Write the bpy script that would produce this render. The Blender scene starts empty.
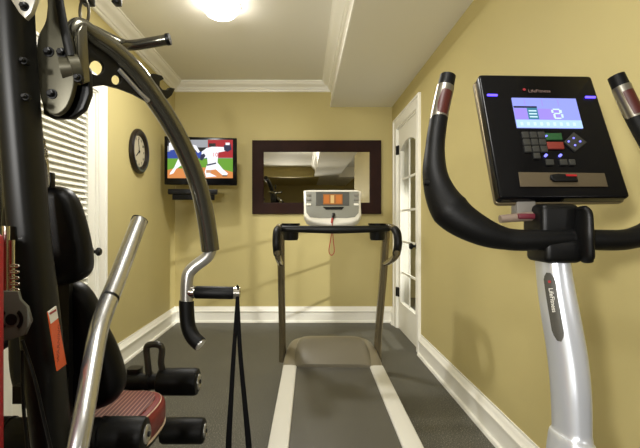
import bpy, bmesh, math, random
from mathutils import Vector, Matrix
random.seed(7)
S = bpy.context.scene
C = S.collection
F = 430.0; VX = 304.0; VY = 222.0; H = 1.075
# ---------------------------------------------------------------- camera, world, exposure
cd = bpy.data.cameras.new('camera'); cam = bpy.data.objects.new('camera', cd); C.objects.link(cam)
cd.sensor_width = 36; cd.lens = 36 * F / 640; cd.shift_x = 16 / 640; cd.shift_y = -2 / 640
cd.clip_start = 0.02
cam.location = (0, 0, H); cam.rotation_euler = (math.pi / 2, 0, 0)
S.camera = cam
w = bpy.data.worlds.new('world'); S.world = w; w.use_nodes = True
w.node_tree.nodes['Background'].inputs[0].default_value = (1, .86, .62, 1)
w.node_tree.nodes['Background'].inputs[1].default_value = 0.05
S.view_settings.view_transform = 'Standard'; S.view_settings.look = 'None'
S.view_settings.gamma = 1; S.view_settings.use_curve_mapping = False
S.view_settings.exposure = 0.22
WARM = (1, .98, .94)
def area(name, loc, rot, sx, sy, power, col=WARM):
    l = bpy.data.lights.new(name, 'AREA'); l.shape = 'RECTANGLE'; l.size = sx; l.size_y = sy; l.energy = power; l.color = col
    o = bpy.data.objects.new(name, l); C.objects.link(o); o.location = loc; o.rotation_euler = rot; return o
def point(name, loc, r, power, col=WARM):
    l = bpy.data.lights.new(name, 'POINT'); l.shadow_soft_size = r; l.energy = power; l.color = col
    o = bpy.data.objects.new(name, l); C.objects.link(o); o.location = loc; return o
area('fill_light_overhead', (.1, .48, 2.55), (0, 0, 0), .6, .5, 26)  # added fill light just above the camera, no fixture of the room
point('fill_light_side', (1.9, -1.2, 1.5), .15, 12)  # added fill light, out of view to the right; no lamp stands there
def spot(name, loc, aim, power, ang, r=.12, blend=.6):
    l = bpy.data.lights.new(name, 'SPOT'); l.energy = power; l.spot_size = math.radians(ang); l.spot_blend = blend; l.shadow_soft_size = r; l.color = WARM
    o = bpy.data.objects.new(name, l); C.objects.link(o); o.location = loc
    o.rotation_euler = (Vector(aim) - Vector(loc)).to_track_quat('-Z', 'Y').to_euler(); return o
spot('fill_spot_rear', (-.5, -3.6, 1.4), (.1, 4.6, 2.5), 230, 80, .1)  # added fill from far behind the camera, lifts the whole room evenly
spot('fill_spot_left', (-1.1, -1.2, 1.45), (1.2, 1.9, 1.7), 175, 84, .12, .8)  # added fill from behind left, brightens the right wall, bike and ceiling
spot('reading_lamp_next_room', (3.77, 2.78, 1.84), (-.12, 4.62, .62), 520, 20, .035, .5)
spot('ceiling_spot_next_room', (1.75, 3.95, 2.42), (.80, 3.72, 0), 110, 26, .02, .3)
point('ceiling_lamp_next_room', (3.2, 4.6, 2.3), .06, 22)
DOME = 18.0
# ---------------------------------------------------------------- room numbers
D = 4.62; XL = -1.386; XR = .945; ZC = 2.57; ZS = 2.31; XS = .29
YB = -5.2; XO = 3.2; YO = 1.15        # room widens to the right behind the camera
# ---------------------------------------------------------------- helpers
def lin(c):
    return tuple(((x / 255) / 12.92 if x / 255 <= .04045 else ((x / 255 + .055) / 1.055) ** 2.4) for x in c) + (1,)
MATS = {}
def mat(name, col, rough=.5, metal=0, bump=0, bscale=60, spec=.5, coat=0, emit=0, vary=0, vscale=5, col2=None):
    if name in MATS: return MATS[name]
    m = bpy.data.materials.new(name); m.use_nodes = True; nt = m.node_tree; b = nt.nodes['Principled BSDF']
    c = lin(col); b.inputs['Base Color'].default_value = c
    b.inputs['Roughness'].default_value = rough; b.inputs['Metallic'].default_value = metal
    b.inputs['Specular IOR Level'].default_value = spec; b.inputs['Coat Weight'].default_value = coat
    if emit:
        b.inputs['Specular IOR Level'].default_value = .08; b.inputs['Emission Color'].default_value = c; b.inputs['Emission Strength'].default_value = emit
        b.inputs['Base Color'].default_value = (0.02, .02, .02, 1)
    tc = nt.nodes.new('ShaderNodeTexCoord')
    if bump:
        n = nt.nodes.new('ShaderNodeTexNoise'); n.inputs['Scale'].default_value = bscale; n.inputs['Detail'].default_value = 3
        nt.links.new(tc.outputs['Object'], n.inputs['Vector'])
        bp = nt.nodes.new('ShaderNodeBump'); bp.inputs['Strength'].default_value = bump; bp.inputs['Distance'].default_value = .004
        nt.links.new(n.outputs['Fac'], bp.inputs['Height']); nt.links.new(bp.outputs['Normal'], b.inputs['Normal'])
    if vary or col2:
        n = nt.nodes.new('ShaderNodeTexNoise'); n.inputs['Scale'].default_value = vscale; n.inputs['Detail'].default_value = 5
        nt.links.new(tc.outputs['Object'], n.inputs['Vector'])
        r = nt.nodes.new('ShaderNodeValToRGB'); r.color_ramp.elements[0].position = .35; r.color_ramp.elements[1].position = .65
        c2 = lin(col2) if col2 else tuple(x * (1 - vary) for x in c[:3]) + (1,)
        r.color_ramp.elements[0].color = c2; r.color_ramp.elements[1].color = c
        nt.links.new(n.outputs['Fac'], r.inputs['Fac']); nt.links.new(r.outputs['Color'], b.inputs['Base Color'])
    MATS[name] = m; return m
wallM = mat('wall_paint', (198, 184, 127), .62, bump=.05, bscale=180, spec=.3, vary=.03, vscale=2)
ceilM = mat('ceiling_paint', (242, 239, 228), .7, bump=.03, bscale=120, spec=.2)
trimM = mat('trim_paint', (254, 252, 242), .35, spec=.5, bump=.02, bscale=30)
whiteM = mat('white_paint', (250, 248, 236), .4)
darkwood = mat('espresso_wood', (44, 22, 13), .5, spec=.1, bump=.08, bscale=25, vary=.3, vscale=6)
blackp = mat('black_plastic', (7, 7, 7), .42, spec=.28)
rubber = mat('black_rubber', (8, 8, 8), .5, spec=.22, bump=.12, bscale=300)
vinyl = mat('black_vinyl', (6, 6, 6), .42, spec=.25, bump=.08, bscale=240)
foam = mat('black_foam', (8, 8, 7), .5, spec=.22, bump=.15, bscale=200)
gloss = mat('gloss_black', (6, 6, 8), .22, spec=.22)
chrome = mat('chrome', (215, 212, 205), .14, 1)
satin = mat('satin_silver', (180, 178, 172), .30, .75)
armM = mat('pewter_paint', (118, 116, 106), .2, .92)
silver = mat('silver_paint', (222, 226, 234), .3, .6, coat=.2)
charcoal = mat('charcoal_enamel', (12, 12, 10), .42, 0, spec=.28)
plateM = mat('pewter_plate', (74, 71, 56), .4, .5)
greyM = mat('grey_plastic', (122, 118, 110), .5)
maroon = mat('maroon_vinyl', (120, 30, 28), .42, bump=.05, bscale=150)
redM = mat('red_enamel', (150, 18, 24), .4)
orangeM = mat('orange_label', (212, 86, 24), .5)
paper = mat('white_print', (232, 228, 215), .5)
def floor_mat():
    m = bpy.data.materials.new('speckled_rubber'); m.use_nodes = True; nt = m.node_tree; b = nt.nodes['Principled BSDF']
    tc = nt.nodes.new('ShaderNodeTexCoord')
    n = nt.nodes.new('ShaderNodeTexNoise'); n.inputs['Scale'].default_value = 160; n.inputs['Detail'].default_value = 5
    nt.links.new(tc.outputs['Object'], n.inputs['Vector'])
    r = nt.nodes.new('ShaderNodeValToRGB'); e = r.color_ramp.elements
    e[0].position = .4; e[0].color = lin((66, 65, 59)); e[1].position = .6; e[1].color = lin((104, 102, 90))
    e2 = e.new(.7); e2.color = lin((176, 173, 158))
    nt.links.new(n.outputs['Fac'], r.inputs['Fac'])
    n2 = nt.nodes.new('ShaderNodeTexNoise'); n2.inputs['Scale'].default_value = 3; nt.links.new(tc.outputs['Object'], n2.inputs['Vector'])
    mx = nt.nodes.new('ShaderNodeMix'); mx.data_type = 'RGBA'; mx.blend_type = 'MULTIPLY'
    mr = nt.nodes.new('ShaderNodeMapRange'); mr.inputs[3].default_value = .78; mr.inputs[4].default_value = 1.1
    nt.links.new(n2.outputs['Fac'], mr.inputs[0]); mx.inputs[0].default_value = 1
    nt.links.new(r.outputs['Color'], mx.inputs[6]); nt.links.new(mr.outputs[0], mx.inputs[7])
    nt.links.new(mx.outputs[2], b.inputs['Base Color']); b.inputs['Roughness'].default_value = .55
    bp = nt.nodes.new('ShaderNodeBump'); bp.inputs['Strength'].default_value = .25; bp.inputs['Distance'].default_value = .003
    nt.links.new(n.outputs['Fac'], bp.inputs['Height']); nt.links.new(bp.outputs['Normal'], b.inputs['Normal'])
    return m
floorM = floor_mat()
def glass_mat():
    m = bpy.data.materials.new('clear_glass'); m.use_nodes = True; nt = m.node_tree
    nt.nodes.remove(nt.nodes['Principled BSDF']); o = nt.nodes['Material Output']
    t = nt.nodes.new('ShaderNodeBsdfTransparent'); g = nt.nodes.new('ShaderNodeBsdfGlossy'); g.inputs['Roughness'].default_value = .02
    t.inputs[0].default_value = (.97, .975, .96, 1); ge = nt.nodes.new('ShaderNodeNewGeometry'); iv = nt.nodes.new('ShaderNodeMath'); iv.operation = 'SUBTRACT'; iv.inputs[0].default_value = .7; ml = nt.nodes.new('ShaderNodeMath'); ml.operation = 'MULTIPLY'; ml.use_clamp = True
    mx = nt.nodes.new('ShaderNodeMixShader'); lw = nt.nodes.new('ShaderNodeLayerWeight'); lw.inputs[0].default_value = .25
    nt.links.new(ge.outputs['Backfacing'], iv.inputs[1]); nt.links.new(iv.outputs[0], ml.inputs[0]); nt.links.new(lw.outputs['Fresnel'], ml.inputs[1]); nt.links.new(ml.outputs[0], mx.inputs[0]); nt.links.new(t.outputs[0], mx.inputs[1]); nt.links.new(g.outputs[0], mx.inputs[2])
    nt.links.new(mx.outputs[0], o.inputs[0]); return m
glassM = glass_mat()
mirrorM = mat('mirror_silver', (205, 201, 188), .01, 1)
def stripe_mat():
    m = bpy.data.materials.new('pinstriped_maroon_vinyl'); m.use_nodes = True; nt = m.node_tree; b = nt.nodes['Principled BSDF']
    tc = nt.nodes.new('ShaderNodeTexCoord'); sp = nt.nodes.new('ShaderNodeSeparateXYZ'); nt.links.new(tc.outputs['Object'], sp.inputs[0])
    a = nt.nodes.new('ShaderNodeMath'); a.operation = 'MULTIPLY'; a.inputs[1].default_value = 78
    f = nt.nodes.new('ShaderNodeMath'); f.operation = 'FRACT'; g = nt.nodes.new('ShaderNodeMath'); g.operation = 'GREATER_THAN'; g.inputs[1].default_value = .72
    nt.links.new(sp.outputs[0], a.inputs[0]); nt.links.new(a.outputs[0], f.inputs[0]); nt.links.new(f.outputs[0], g.inputs[0])
    mx = nt.nodes.new('ShaderNodeMix'); mx.data_type = 'RGBA'; mx.inputs[6].default_value = lin((88, 22, 20)); mx.inputs[7].default_value = lin((158, 108, 92))
    nt.links.new(g.outputs[0], mx.inputs[0]); nt.links.new(mx.outputs[2], b.inputs['Base Color']); b.inputs['Roughness'].default_value = .45
    return m
stripeM = stripe_mat()

def P(px, py, y): return Vector(((px - VX) * y / F, y, H - (py - VY) * y / F))
class Plane:          # a flat face of a real thing: origin, unit u (right), unit v (up), n towards the room
    def __init__(s, o, u, v):
        s.o = Vector(o); s.u = Vector(u).normalized(); v = Vector(v); s.v = (v - s.u * v.dot(s.u)).normalized(); s.n = s.u.cross(s.v)
        s.m = Matrix.Translation(s.o) @ Matrix((s.u, s.v, s.n)).transposed().to_4x4()
    def uv(s, px, py):
        d = Vector(((px - VX) / F, 1, -(py - VY) / F)); c = Vector((0, 0, H))
        p = c + d * ((s.o - c).dot(s.n) / d.dot(s.n)) - s.o
        return (p.dot(s.u), p.dot(s.v))
    def at(s, px, py, off=0):
        a, b = s.uv(px, py); return s.o + s.u * a + s.v * b + s.n * off
def catmull(pts, n):
    pts = [Vector(p) for p in pts]
    if n <= 1 or len(pts) < 3: return pts
    out = []
    for i in range(len(pts) - 1):
        p0 = pts[i - 1] if i else pts[0] * 2 - pts[1]; p1, p2 = pts[i], pts[i + 1]
        p3 = pts[i + 2] if i + 2 < len(pts) else pts[-1] * 2 - pts[-2]
        for k in range(n):
            t = k / n
            out.append(.5 * (2 * p1 + (p2 - p0) * t + (2 * p0 - 5 * p1 + 4 * p2 - p3) * t * t + (3 * p1 - p0 - 3 * p2 + p3) * t ** 3))
    out.append(pts[-1]); return out
class MB:
    def __init__(s): s.bm = bmesh.new()
    def _mi(s, fs, mi):
        for f in fs: f.material_index = mi
    def box(s, lo, hi, mi=0, bev=0, seg=2, m=None):
        lo = Vector(lo); hi = Vector(hi); t = bmesh.new()
        bmesh.ops.create_cube(t, size=1)
        bmesh.ops.transform(t, matrix=Matrix.Translation((lo + hi) / 2) @ Matrix.Diagonal(tuple(hi - lo) + (1,)), verts=t.verts)
        if bev: bmesh.ops.bevel(t, geom=t.edges[:], offset=bev, segments=seg, affect='EDGES', profile=.5)
        s._add(t, mi, m); return s
    def _add(s, t, mi=0, m=None):
        if m is not None: bmesh.ops.transform(t, matrix=m, verts=t.verts)
        s._mi(t.faces, mi)
        me = bpy.data.meshes.new('tmp'); t.to_mesh(me); t.free(); s.bm.from_mesh(me); bpy.data.meshes.remove(me)
    def tube(s, pts, r, n=6, seg=16, mi=0, ry=None, up=None, closed=False, power=2, cap=True):
        k = len(pts)
        rs = list(r) if isinstance(r, (list, tuple)) else [r] * k
        rys = (list(ry) if isinstance(ry, (list, tuple)) else [ry] * k) if ry is not None else rs
        P4 = catmull(pts, n); R = []; RY = []
        for i in range(len(P4)):
            t = i / (len(P4) - 1) * (k - 1); a = min(int(t), k - 2); q = t - a
            R.append(rs[a] * (1 - q) + rs[a + 1] * q); RY.append(rys[a] * (1 - q) + rys[a + 1] * q)
        t = bmesh.new(); rings = []; U = Vector(up) if up else None
        N = len(P4)
        for i, p in enumerate(P4):
            if closed: T = (P4[(i + 1) % (N - 1)] - P4[(i - 1) % (N - 1)])
            else: T = P4[min(i + 1, N - 1)] - P4[max(i - 1, 0)]
            T.normalize()
            if U is None: U = Vector((0, 0, 1)) if abs(T.z) < .9 else Vector((0, 1, 0))
            U = (Vector(up) if up else U); U = (U - T * U.dot(T)).normalized(); V = T.cross(U)
            ring = []
            for j in range(seg):
                a = 2 * math.pi * j / seg; ca, sa = math.cos(a), math.sin(a)
                if power != 2: ca = math.copysign(abs(ca) ** (2 / power), ca); sa = math.copysign(abs(sa) ** (2 / power), sa)
                ring.append(t.verts.new(p + V * ca * R[i] + U * sa * RY[i]))
            rings.append(ring)
        if closed: rings = rings[:-1]
        M_ = len(rings)
        for i in range(M_ if closed else M_ - 1):
            a, b = rings[i], rings[(i + 1) % M_]
            for j in range(seg): t.faces.new((a[j], a[(j + 1) % seg], b[(j + 1) % seg], b[j]))
        if cap and not closed: t.faces.new(rings[0][::-1]); t.faces.new(rings[-1])
        s._add(t, mi); return s
    def lathe(s, prof, m=None, seg=32, mi=0):
        t = bmesh.new(); rings = []
        for r, z in prof:
            if r < 1e-6: rings.append([t.verts.new((0, 0, z))])
            else: rings.append([t.verts.new((r * math.cos(2 * math.pi * j / seg), r * math.sin(2 * math.pi * j / seg), z)) for j in range(seg)])
        for a, b in zip(rings, rings[1:]):
            for j in range(seg):
                k = (j + 1) % seg
                if len(a) == 1 and len(b) == 1: continue
                if len(a) == 1: t.faces.new((a[0], b[k], b[j]))
                elif len(b) == 1: t.faces.new((a[j], a[k], b[0]))
                else: t.faces.new((a[j], a[k], b[k], b[j]))
        s._add(t, mi, m); return s
    def cyl(s, a, b, r, r2=None, seg=20, mi=0, bev=0):
        a = Vector(a); b = Vector(b); L = (b - a).length; r2 = r if r2 is None else r2
        m = Matrix.Translation(a) @ (b - a).to_track_quat('Z', 'Y').to_matrix().to_4x4()
        if bev: pr = [(0, 0), (r - bev, 0), (r - bev * .3, bev * .3), (r, bev), (r2, L - bev), (r2 - bev * .3, L - bev * .3), (r2 - bev, L), (0, L)]
        else: pr = [(0, 0), (r, 0), (r2, L), (0, L)]
        return s.lathe(pr, m, seg, mi)
    def plate(s, loops, th, m, bev=0, mi=0, smooth=False, res=2):   # outlines (first outer, rest holes) in the plane of m
        cu = bpy.data.curves.new('c', 'CURVE'); cu.dimensions = '2D'; cu.fill_mode = 'BOTH'
        cu.extrude = max(th / 2 - bev, 0); cu.bevel_depth = bev; cu.bevel_resolution = res; cu.offset = -bev
        for L in loops:
            if smooth:
                q = [Vector((a, b, 0)) for a, b in L]; n = len(q); out = []
                for i in range(n):
                    p0, p1, p2, p3 = q[i - 1], q[i], q[(i + 1) % n], q[(i + 2) % n]
                    for k in range(4):
                        t = k / 4
                        out.append(.5 * (2 * p1 + (p2 - p0) * t + (2 * p0 - 5 * p1 + 4 * p2 - p3) * t * t + (3 * p1 - p0 - 3 * p2 + p3) * t ** 3))
                L = [(v.x, v.y) for v in out]
            sp = cu.splines.new('POLY'); sp.points.add(len(L) - 1); sp.use_cyclic_u = True
            for i, (a, b) in enumerate(L): sp.points[i].co = (a, b, 0, 1)
        s._curve(cu, m, mi); return s
    def _curve(s, cu, m, mi):
        o = bpy.data.objects.new('c', cu); me = bpy.data.meshes.new_from_object(o)
        t = bmesh.new(); t.from_mesh(me); bmesh.ops.remove_doubles(t, verts=t.verts, dist=1e-6)
        bpy.data.objects.remove(o); bpy.data.curves.remove(cu); bpy.data.meshes.remove(me)
        s._add(t, mi, m)
    def text(s, body, size, m, mi=0, th=.0006, ax='CENTER'):
        cu = bpy.data.curves.new('t', 'FONT'); cu.body = body; cu.size = size; cu.extrude = th; cu.align_x = ax; cu.align_y = 'CENTER'
        s._curve(cu, m, mi); return s
    def build(s, name, mats, parent=None, ang=38, kind=None):
        bmesh.ops.recalc_face_normals(s.bm, faces=s.bm.faces[:])
        off = Vector((0, 0, 0)); q = parent
        while q is not None: off += q.location; q = q.parent
        if parent is None:
            co = [v.co for v in s.bm.verts]
            off = Vector([(min(c[i] for c in co) + max(c[i] for c in co)) / 2 for i in (0, 1)] + [min(c[2] for c in co)])
            if kind == 'structure': off = Vector((0, 0, 0))
        bmesh.ops.translate(s.bm, vec=-off, verts=s.bm.verts)
        me = bpy.data.meshes.new(name); s.bm.to_mesh(me); s.bm.free()
        for m_ in (mats if isinstance(mats, (list, tuple)) else [mats]): me.materials.append(m_)
        for p in me.polygons: p.use_smooth = True
        me.set_sharp_from_angle(angle=math.radians(ang))
        o = bpy.data.objects.new(name, me); C.objects.link(o)
        if parent is not None: o.parent = parent
        else: o.location = off
        if kind: o['kind'] = kind
        return o
def thing(name, label, cat, loc, group=None):
    o = bpy.data.objects.new(name, None); C.objects.link(o); o.location = loc; o.empty_display_size = .1
    o['label'] = label; o['category'] = cat
    if group: o['group'] = group
    return o
def tag(o, label, cat, group=None):
    o['label'] = label; o['category'] = cat
    if group: o['group'] = group
    return o
def circ(cx, cy, r, n=28): return [(cx + r * math.cos(2 * math.pi * i / n), cy + r * math.sin(2 * math.pi * i / n)) for i in range(n)]
def rrect(x0, y0, x1, y1, r, n=5):
    o = []
    for cx, cy, a0 in ((x1 - r, y1 - r, 0), (x0 + r, y1 - r, 90), (x0 + r, y0 + r, 180), (x1 - r, y0 + r, 270)):
        for i in range(n + 1):
            a = math.radians(a0 + 90 * i / n); o.append((cx + r * math.cos(a), cy + r * math.sin(a)))
    return o
XZ = lambda y: Matrix.Translation((0, y, 0)) @ Matrix.Rotation(math.pi / 2, 4, 'X')   # local (x,y) -> world (x,z) at depth y

# ================================================================ THE SETTING
T = .12
MB().box((XL - T, YB - T, -.1), (XO + T, D + 1.6, 0)).build('floor', floorM, kind='structure')
MB().box((XL - T, YB - T, ZC), (XR + T, D + T, ZC + .1)).box((XR + T, YB - T, ZC), (XO + T, YO, ZC + .1)).build('ceiling', ceilM, kind='structure')
MB().box((XL - T, D, 0), (XR + T, D + T, ZC)).build('wall_back', wallM, kind='structure')
# left wall with an opening for the louvered door
LY0, LY1, LZ = 2.03, 2.886, 1.95
b = MB(); b.box((XL - T, YB, 0), (XL, LY0, ZC)); b.box((XL - T, LY1, 0), (XL, D, ZC)); b.box((XL - T, LY0, LZ), (XL, LY1, ZC))
b.box((XL - T - .02, LY0 - .05, 0), (XL - T, LY1 + .05, LZ + .05)); b.build('wall_left', wallM, kind='structure')
RY0, RY1, RZ = 3.58, 4.37, 2.02
b = MB(); b.box((XR, YO, 0), (XR + T, RY0, ZC)); b.box((XR, RY1, 0), (XR + T, D, ZC)); b.box((XR, RY0, RZ), (XR + T, RY1, ZC))
b.build('wall_right', wallM, kind='structure')
b = MB(); b.box((XR + T, YO - T, 0), (XO + T, YO, ZC)); b.box((XO, YB, 0), (XO + T, YO - T, ZC)); b.build('wall_side', wallM, kind='structure')
MB().box((XL - T, YB - T, 0), (XO + T, YB, ZC)).build('wall_rear', wallM, kind='structure')
# room beyond the glass door
b = MB(); b.box((4.4, YO, 0), (4.5, 6.2, 2.5)); b.box((XR + T, 6.1, 0), (4.4, 6.2, 2.5)); b.box((XO + T, YO - .1, 0), (4.5, YO, 2.5))
b.box((XR, D + T, 0), (XR + T, 6.2, 2.5)); b.build('wall_next_room', mat('pale_wall', (214, 204, 160), .6), kind='structure')
MB().box((XR + T, YO, 2.5), (4.5, 6.2, 2.56)).build('ceiling_next_room', ceilM, kind='structure')
# soffit along the right wall, and the bulkhead behind the camera (seen in the mirror)
MB().box((XS, YB, ZS), (XR, D, ZC)).build('trim_soffit', ceilM, kind='structure')
b = MB(); b.box((XL, -5.2, 2.3), (XS + .12, -2.5, ZC), 0); b.box((XR, -5.2, 2.3), (1.4, -2.5, ZC), 1); b.build('trim_bulkhead', [wallM, ceilM], kind='structure')
# crown moulding: profile (out from wall, down from ceiling)
crown = [(0, 0), (.098, 0), (.098, .012), (.088, .016), (.082, .03), (.066, .044), (.046, .052), (.032, .064), (.028, .076), (.016, .080), (.014, .096), (0, .1)]
def run(prof, a, bb, out, up, m0=0, m1=0):   # sweep a profile from a to b; mitre ends by m0, m1
    t = bmesh.new(); a = Vector(a); bb = Vector(bb); out = Vector(out); up = Vector(up); dr = (bb - a).normalized()
    r0 = [t.verts.new(a + out * p + up * q + dr * p * m0) for p, q in prof]; r1 = [t.verts.new(bb + out * p + up * q - dr * p * m1) for p, q in prof]
    n = len(prof)
    for i in range(n): t.faces.new((r0[i], r0[(i + 1) % n], r1[(i + 1) % n], r1[i]))
    t.faces.new(r0); t.faces.new(r1[::-1]); return t
b = MB(); b._add(run(crown, (XL, D, ZC), (XS, D, ZC), (0, -1, 0), (0, 0, -1), 1, 1)); b.build('trim_1', trimM, kind='structure')
b = MB(); b._add(run(crown, (XL, -2.5, ZC), (XL, D, ZC), (1, 0, 0), (0, 0, -1), 0, 1)); b.build('trim_2', trimM, kind='structure')
b = MB(); b._add(run(crown, (XS, -2.5, ZC), (XS, D, ZC), (-1, 0, 0), (0, 0, -1), 0, 1)); b.build('trim_3', trimM, kind='structure')
b = MB(); b._add(run([(p * .010, q) for p, q in ((0, 0), (1, 0), (1, .03), (0, .03))], (XS, -2.5, ZS + .001), (XS, D, ZS + .001), (-1, 0, 0), (0, 0, 1))); b.build('trim_4', trimM, kind='structure')
base = [(0, 0), (.034, 0), (.034, .010), (.030, .018), (.018, .022), (.018, .108), (.027, .114), (.027, .124), (.020, .130), (.013, .140), (.011, .152), (.005, .158), (.005, .170), (0, .170)]
b = MB(); b._add(run(base, (XL, D, 0), (XR, D, 0), (0, -1, 0), (0, 0, 1), 1, 1)); b.build('baseboard_back', trimM, kind='structure')
b = MB(); b._add(run(base, (XL, LY1 + .14, 0), (XL, D, 0), (1, 0, 0), (0, 0, 1), 0, 1)); b._add(run(base, (XL, YB, 0), (XL, LY0 - .11, 0), (1, 0, 0), (0, 0, 1))); b.build('baseboard_left', trimM, kind='structure')
b = MB(); b._add(run(base, (XR, YO, 0), (XR, RY0 - .11, 0), (-1, 0, 0), (0, 0, 1))); b._add(run(base, (XR, RY1 + .11, 0), (XR, D, 0), (-1, 0, 0), (0, 0, 1), 0, 1)); b.build('baseboard_right', trimM, kind='structure')
# casings
def casing(name, X, s, y0, y1, z, wd):
    b = MB(); pr = [(0, 0), (.010, 0), (.013, .006), (.013, .020), (.010, .026), (.015, wd * .62), (.017, wd * .76), (.024, wd * .80), (.024, wd * .96), (.020, wd), (0, wd)]
    tt = bmesh.new(); rg = []
    for (yy, zz_, sy, sz) in ((y0, 0, -1, 0), (y0, z, -1, 1), (y1, z, 1, 1), (y1, 0, 1, 0)):
        rg.append([tt.verts.new((X + s * p, yy + sy * q, zz_ + sz * q)) for p, q in pr])
    for i in range(3):
        for j in range(len(pr)): k = (j + 1) % len(pr); tt.faces.new((rg[i][j], rg[i][k], rg[i + 1][k], rg[i + 1][j]))
    tt.faces.new(rg[0]); tt.faces.new(rg[3][::-1]); b._add(tt)
    # jamb lining
    a0, a1 = sorted((X - s * T, X))
    b.box((a0, y0, 0), (a1, y0 + .012, z)); b.box((a0, y1 - .012, 0), (a1, y1, z)); b.box((a0, y0, z - .012), (a1, y1, z))
    return b.build(name, trimM, kind='structure')
casing('trim_5', XL, 1, LY0, LY1, LZ, .10)
casing('trim_6', XR, -1, RY0, RY1, RZ, .105)
# louvered door in the left wall
def knob_bm(b, p, s, r=.027):
    m = Matrix.Translation(p) @ Matrix.Rotation(s * math.pi / 2, 4, 'Y')
    b.lathe([(0, 0), (.03, 0), (.03, .006), (.012, .010), (.010, .028), (.018, .034), (r, .044), (r, .054), (.02, .064), (0, .067)], m, 20)
x0, x1 = XL - .05, XL - .012
b = MB(); e = .008
gy0, gy1, gz0, gz1 = LY0 + .10, LY1 - .10, .16, LZ - .11
b.box((x0, LY0 + .013, .006), (x1, gy0, LZ - .013)); b.box((x0, gy1, .006), (x1, LY1 - .013, LZ - .013))
b.box((x0, gy0, .006), (x1, gy1, gz0)); b.box((x0, gy0, gz1), (x1, gy1, LZ - .013)); b.box((x0, gy0, .86), (x1, gy1, .93))
ld = b.build('door_1', whiteM, kind='structure')
b = MB(); z = gz0 + .012
while z < gz1 - .01:
    if not (.85 < z < .935):
        b.box((-.022, gy0, -.003), (.022, gy1, .003), m=Matrix.Translation(((x0 + x1) / 2, 0, z)) @ Matrix.Rotation(math.radians(50), 4, 'Y'))
    z += .037
b.box((x0 - .006, gy0, gz0), (x0 - .001, gy1, gz1)); b.build('louver_panel', whiteM, ld)
b = MB(); knob_bm(b, (x1, LY1 - .062, .88), 1); b.build('door_knob', blackp, ld)
# french door in the right wall
dx0, dx1 = XR + .012, XR + .05
g0, g1, q0, q1 = RY0 + .085, RY1 - .095, .27, 1.80
b = MB(); b.box((dx0, RY0 + .013, .006), (dx1, g0, RZ - .013)); b.box((dx0, g1, .006), (dx1, RY1 - .013, RZ - .013))
b.box((dx0, g0, .006), (dx1, g1, q0)); 
arc = [(g0, RZ - .013), (g0, q1 - .03)] + [(g0 + (g1 - g0) * i / 16, q1 - .03 + .075 * math.sin(math.pi * i / 16) ** .8) for i in range(1, 16)] + [(g1, q1 - .03), (g1, RZ - .013)]
YZ = lambda x: Matrix.Translation((x, 0, 0)) @ Matrix(((0, 0, 1, 0), (1, 0, 0, 0), (0, 1, 0, 0), (0, 0, 0, 1)))
b.plate([arc], dx1 - dx0, YZ((dx0 + dx1) / 2))
mid = (g0 + g1) / 2
b.box((dx0 + .012, mid - .010, q0), (dx1 - .014, mid + .010, q1 + .05))
for k in range(1, 5):
    z = q0 + (q1 - q0) * k / 5; b.box((dx0 + .012, g0, z - .010), (dx1 - .014, g1, z + .010))
for (a, c) in ((g0, 1), (g1, -1)): b.box((dx0 - .004, min(a, a + c * .012), q0), (dx1, max(a, a + c * .012), q1 - .02))
b.box((dx0 - .004, g0, q0), (dx1, g1, q0 + .012))
fd = b.build('door_2', whiteM, kind='structure')
MB().box(((dx0 + dx1) / 2 - .002, g0, q0), ((dx0 + dx1) / 2 + .002, g1, q1 + .05)).build('glass_pane', glassM, fd)
b = MB(); knob_bm(b, (dx0, RY0 + .065, .87), -1); b.build('door_knob', blackp, fd)
for z in (.37, .90, 1.80):
    MB().cyl((XR - .006, RY1 - .006, z - .045), (XR - .006, RY1 - .006, z + .045), .009, seg=12).box((XR - .002, RY1 - .05, z - .045), (XR + .0125, RY1 - .008, z + .045)).build('hinge', blackp, fd)

# ================================================================ CEILING LIGHT
LX, LYd = -.565, 2.93
t = thing('ceiling_light', 'white glass dome light flush on the ceiling, glowing', 'ceiling light', (LX, LYd, ZC))
mm = Matrix.Translation((LX, LYd, ZC))
glow = mat('glowing_glass', (255, 248, 236), .4, emit=DOME)
MB().lathe([(0, 0), (.11, 0), (.115, -.012), (.10, -.02), (0, -.02)], mm).build('ceiling_plate', satin, t)
MB().lathe([(.128, -.018), (.126, -.032), (.116, -.058), (.092, -.084), (.056, -.102), (.02, -.109), (0, -.110)], mm, 40).build('glass_shade', glow, t)
for a in (10, 130, 250):
    p = Vector((LX + .130 * math.cos(math.radians(a)), LYd + .130 * math.sin(math.radians(a)), ZC - .024))
    MB().lathe([(0, -.008), (.009, -.008), (.009, .006), (.006, .024), (0, .024)], Matrix.Translation(p), 10).build('clip', blackp, t)

dl = area('dome_downlight', (LX, LYd, ZC - .115), (0, 0, 0), .17, .17, 21); dl.data.shape = 'DISK'
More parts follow.
